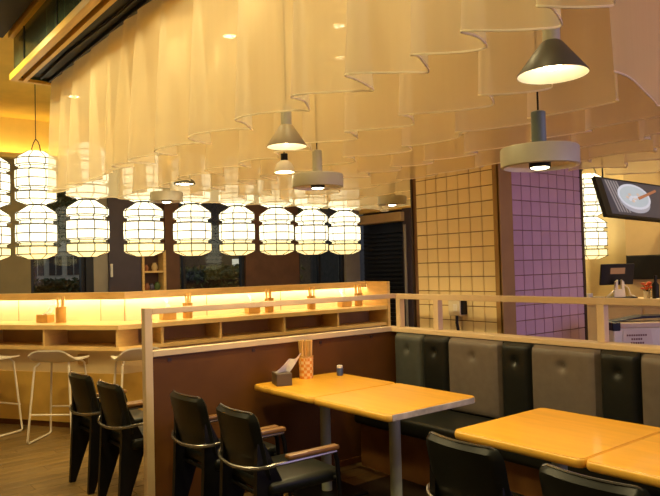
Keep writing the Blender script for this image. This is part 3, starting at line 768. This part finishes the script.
ell('picture_bowl', 'pic_bowl', .56, .20, .255, .135, .003); ell('picture_rim', 'pic_rim', .57, .265, .28, .155, .004)
ell('picture_soup', 'pic_soup', .57, .265, .245, .128, .005)
rnd = random.Random(9)
for k in range(14):
    a, r = rnd.uniform(0, 6.28), rnd.uniform(0, .8)
    ell('picture_food', 'pic_food' if k % 2 else 'pic_rim', .57+.17*r*math.cos(a), 0.25+.085*r*math.sin(a), .028, .017, .006+.0001*k, 10)
MB().prism([(.62, .26), (.64, .23), (1.0, .36), (1.0, .39)], lambda x, y: Vector((x, y, .008)), lambda x, y: Vector((x, y, .0088))).build('picture_chopstick', 'pic_stick', ms)
for q in ((.15, Hs*.9), (1.2, Hs*.9)):
    pw = BL+ex*q[0]+ey*q[1]-ez*.03; v = ms.matrix_world.inverted() @ Vector((pw.x, pw.y, CEIL))
    MB().tube([(q[0], q[1], -.03), v], .008, 6).build('hanger', 'metal_black', ms)
# white bin with sign behind the rail
wb_ = thing('waste_bin', 'white bin with black rim and paper notice behind the rail', 'bin', (-2.70, 5.16, 0), math.radians(52))
MB().box(-.18, .30, -.10, .14, 0, 1.02, .012).build('bin_body', 'plastic_white', wb_)
MB().box(-.185, -.12, -.105, .0, 1.0, 1.065, .006).build('corner_cap', 'plastic_black', wb_)
MB().prism([(-.18, 1.065), (-.12, 1.065), (.10, 1.105), (.30, 1.105), (.30, 1.09), (.10, 1.085)], lambda x, z: Vector((x, -.02, z)), lambda x, z: Vector((x, .13, z))).build('lid', 'plastic_black', wb_)
box('lid_frame', 'frame_wood', -.12, .30, -.10, .14, 1.02, 1.06, wb_, .006)
MB().prism([(-.12, .80), (.14, .80), (.115, 1.01), (-.10, 1.01)], lambda x, z: Vector((x, -.104, z)), lambda x, z: Vector((x, -.101, z))).build('notice', 'paper', wb_)
for k, (x0, x1, z) in enumerate(((-.075, .075, .965), (-.04, .045, .935), (-.045, .05, .905))):
    m = MB(); x = x0
    while x < x1: m.box(x, x+.012, -.1055, -.104, z-.008, z+.006); x += .018
    m.build('notice_print', 'ink', wb_)
# ------------------------------------------------------------------ shelf behind the bar
sf = thing('wall_shelf', 'pale framed shelf niche beside the plum door panel', 'shelf', (XW, 4.26, .75))
for a, b in ((-.19, -.155), (.155, .20)): box('side_board', 'counter_wood', -.12, .08, a, b, 0, 1.15, sf)
for z in (.0, .50, .80, 1.13): box('shelf_board', 'counter_wood', -.12, .07, -.155, .155, z, z+.03, sf)
box('back_board', 'wall_brown', -.13, -.12, -.19, .2, 0, 1.16, sf)
for k, (y, z, m, r) in enumerate(((-.08, .53, 'terracotta', .045), (.0, .53, 'ceramic_blue', .04), (.09, .53, 'leaf_light', .05), (-.09, .83, 'terracotta', .04), (.05, .83, 'wall_tan', .05))):
    o = MB().lathe([(r*.6, 0), (r, r*.8), (r*.9, r*1.6), (r*.5, r*2.2), (r*.6, r*2.5)], 16).build('vase', m, None, True)
    o.location = (XW-.02, 4.26+y, .75+z); o['category'] = 'vase'; o['group'] = 'vases in the wall niche'
    o['label'] = ['small red clay vase on the lower niche shelf', 'small dark blue vase in the wall niche', 'round green vase in the wall niche', 'small red clay vase on the upper niche shelf', 'wide tan vase on the upper niche shelf'][k]
box('niche_wall', 'wall_brown', -.3, -.14, -.2, .2, -.75, 2.45, sf)
# ------------------------------------------------------------------ outside
g = struct(box('ground', 'asphalt', -45, -10.15, -10, 40, -.2, -.02), 'grey street outside the windows', 'street')
def hedge(x0, x1, y0, y1, h, label, m, n, seed):
    rnd = random.Random(seed); t = thing('hedge', label, 'hedge', ((x0+x1)/2, (y0+y1)/2, 0))
    cx, cy = (x0+x1)/2, (y0+y1)/2; M = MB()
    for k in range(n):
        p = Vector((rnd.uniform(x0, x1)-cx, rnd.uniform(y0, y1)-cy, h*rnd.random()**.6+rnd.uniform(-.03, .05)))
        a = Vector((rnd.uniform(-1, 1), rnd.uniform(-1, 1), rnd.uniform(-.3, 1))).normalized()*.07; b = a.cross(Vector((rnd.uniform(-1, 1), rnd.uniform(-1, 1), rnd.uniform(-1, 1)))).normalized()*.035
        M.bm.faces.new([M.bm.verts.new(p+q) for q in (-a, b, a, -b)])
    M.build('foliage', m, t, kind='stuff')
    box('hedge_core', 'bark', x0-cx+.1, x1-cx-.1, y0-cy+.05, y1-cy-.05, 0, h*.85, t)
hedge(-12.6, -11.8, 2.0, 4.2, 1.44, 'clipped green hedge outside the window before the pale shopfront', 'leaf', 5000, 1)
hedge(-13, -11.8, 5.2, 8.6, 1.62, 'loose pale green shrubs outside the window between brown columns', 'leaf_light', 5200, 2)
bd = thing('shop_building', 'pale shop building across the street with dark windows', 'building', (-22, 6, 0))
box('wall', 'facade_pale', -4, 0, -4, 2.6, 0, 5.5, bd)
for k in range(6): w = box('window', 'facade_window', 0, .03, -1.6+k*.55, -1.22+k*.55, 1.55, 2.15, bd); box('pane_bar', 'facade_pale', .03, .05, -1.42+k*.55, -1.40+k*.55, 1.55, 2.15, w)
for k in range(5): box('awning_beam', 'facade_dark', 0, .5, -1.6+k*.8, -1.5+k*.8, 2.75+.15*(k % 2), 2.85+.15*(k % 2), bd)
box('base_band', 'wall_tan', 0, .2, -2, -.4, 0, 1.45, bd)
MB().prism([(-2.0, 2.3), (2.2, 2.3), (1.2, 3.1), (-.8, 3.3)], lambda y, z: Vector((.05, y, z)), lambda y, z: Vector((.25, y, z))).build('gable', 'facade_pale', bd)
b2 = thing('dark_building', 'dark building across the street with small lit signs', 'building', (-24, 22, 0))
box('wall', 'facade_dark', -4, 0, -11, 18, 0, 9, b2)
for y, z, w in ((-8.2, 1.75, .5), (-6.9, 1.75, .35), (-9.9, 2.4, .3)): box('lit_sign', 'sign_white', 0, .05, y, y+w, z, z+.28, b2)
for k in range(7): w = box('window', 'facade_window', 0, .04, -10+k*2.2, -8.8+k*2.2, 2.4, 3.8, b2); box('pane_bar', 'facade_pale', .04, .06, -9.42+k*2.2, -9.38+k*2.2, 2.4, 3.8, w)
for i in range(2):
    tr = thing('street_tree', 'dark leafy tree standing outside the %s' % ('column window' if i else 'window by the plum door'), 'tree', ((-15.5, 10.2, 0) if i else (-17, 4.3, 0)))
    MB().tube([(0, 0, 0), (.05, 0, 1.5), (0, .1, 3)], [.09, .07, .05]).build('trunk', 'bark', tr, True)
    M = MB(); rnd = random.Random(60+i)
    for k in range(2600):
        v = Vector((rnd.gauss(0, 1), rnd.gauss(0, 1), rnd.gauss(0, 1))).normalized()*rnd.random()**.4
        p = Vector((v.x*1.2, v.y*1.2, 3.1+v.z*1.0)); a = Vector((rnd.uniform(-1, 1), rnd.uniform(-1, 1), rnd.uniform(-1, 1))).normalized()*.10; b = a.orthogonal()*.5
        M.bm.faces.new([M.bm.verts.new(p+q) for q in (-a, b, a, -b)])
    M.build('crown', 'leaf', tr, kind='stuff')
print('planks', npl)
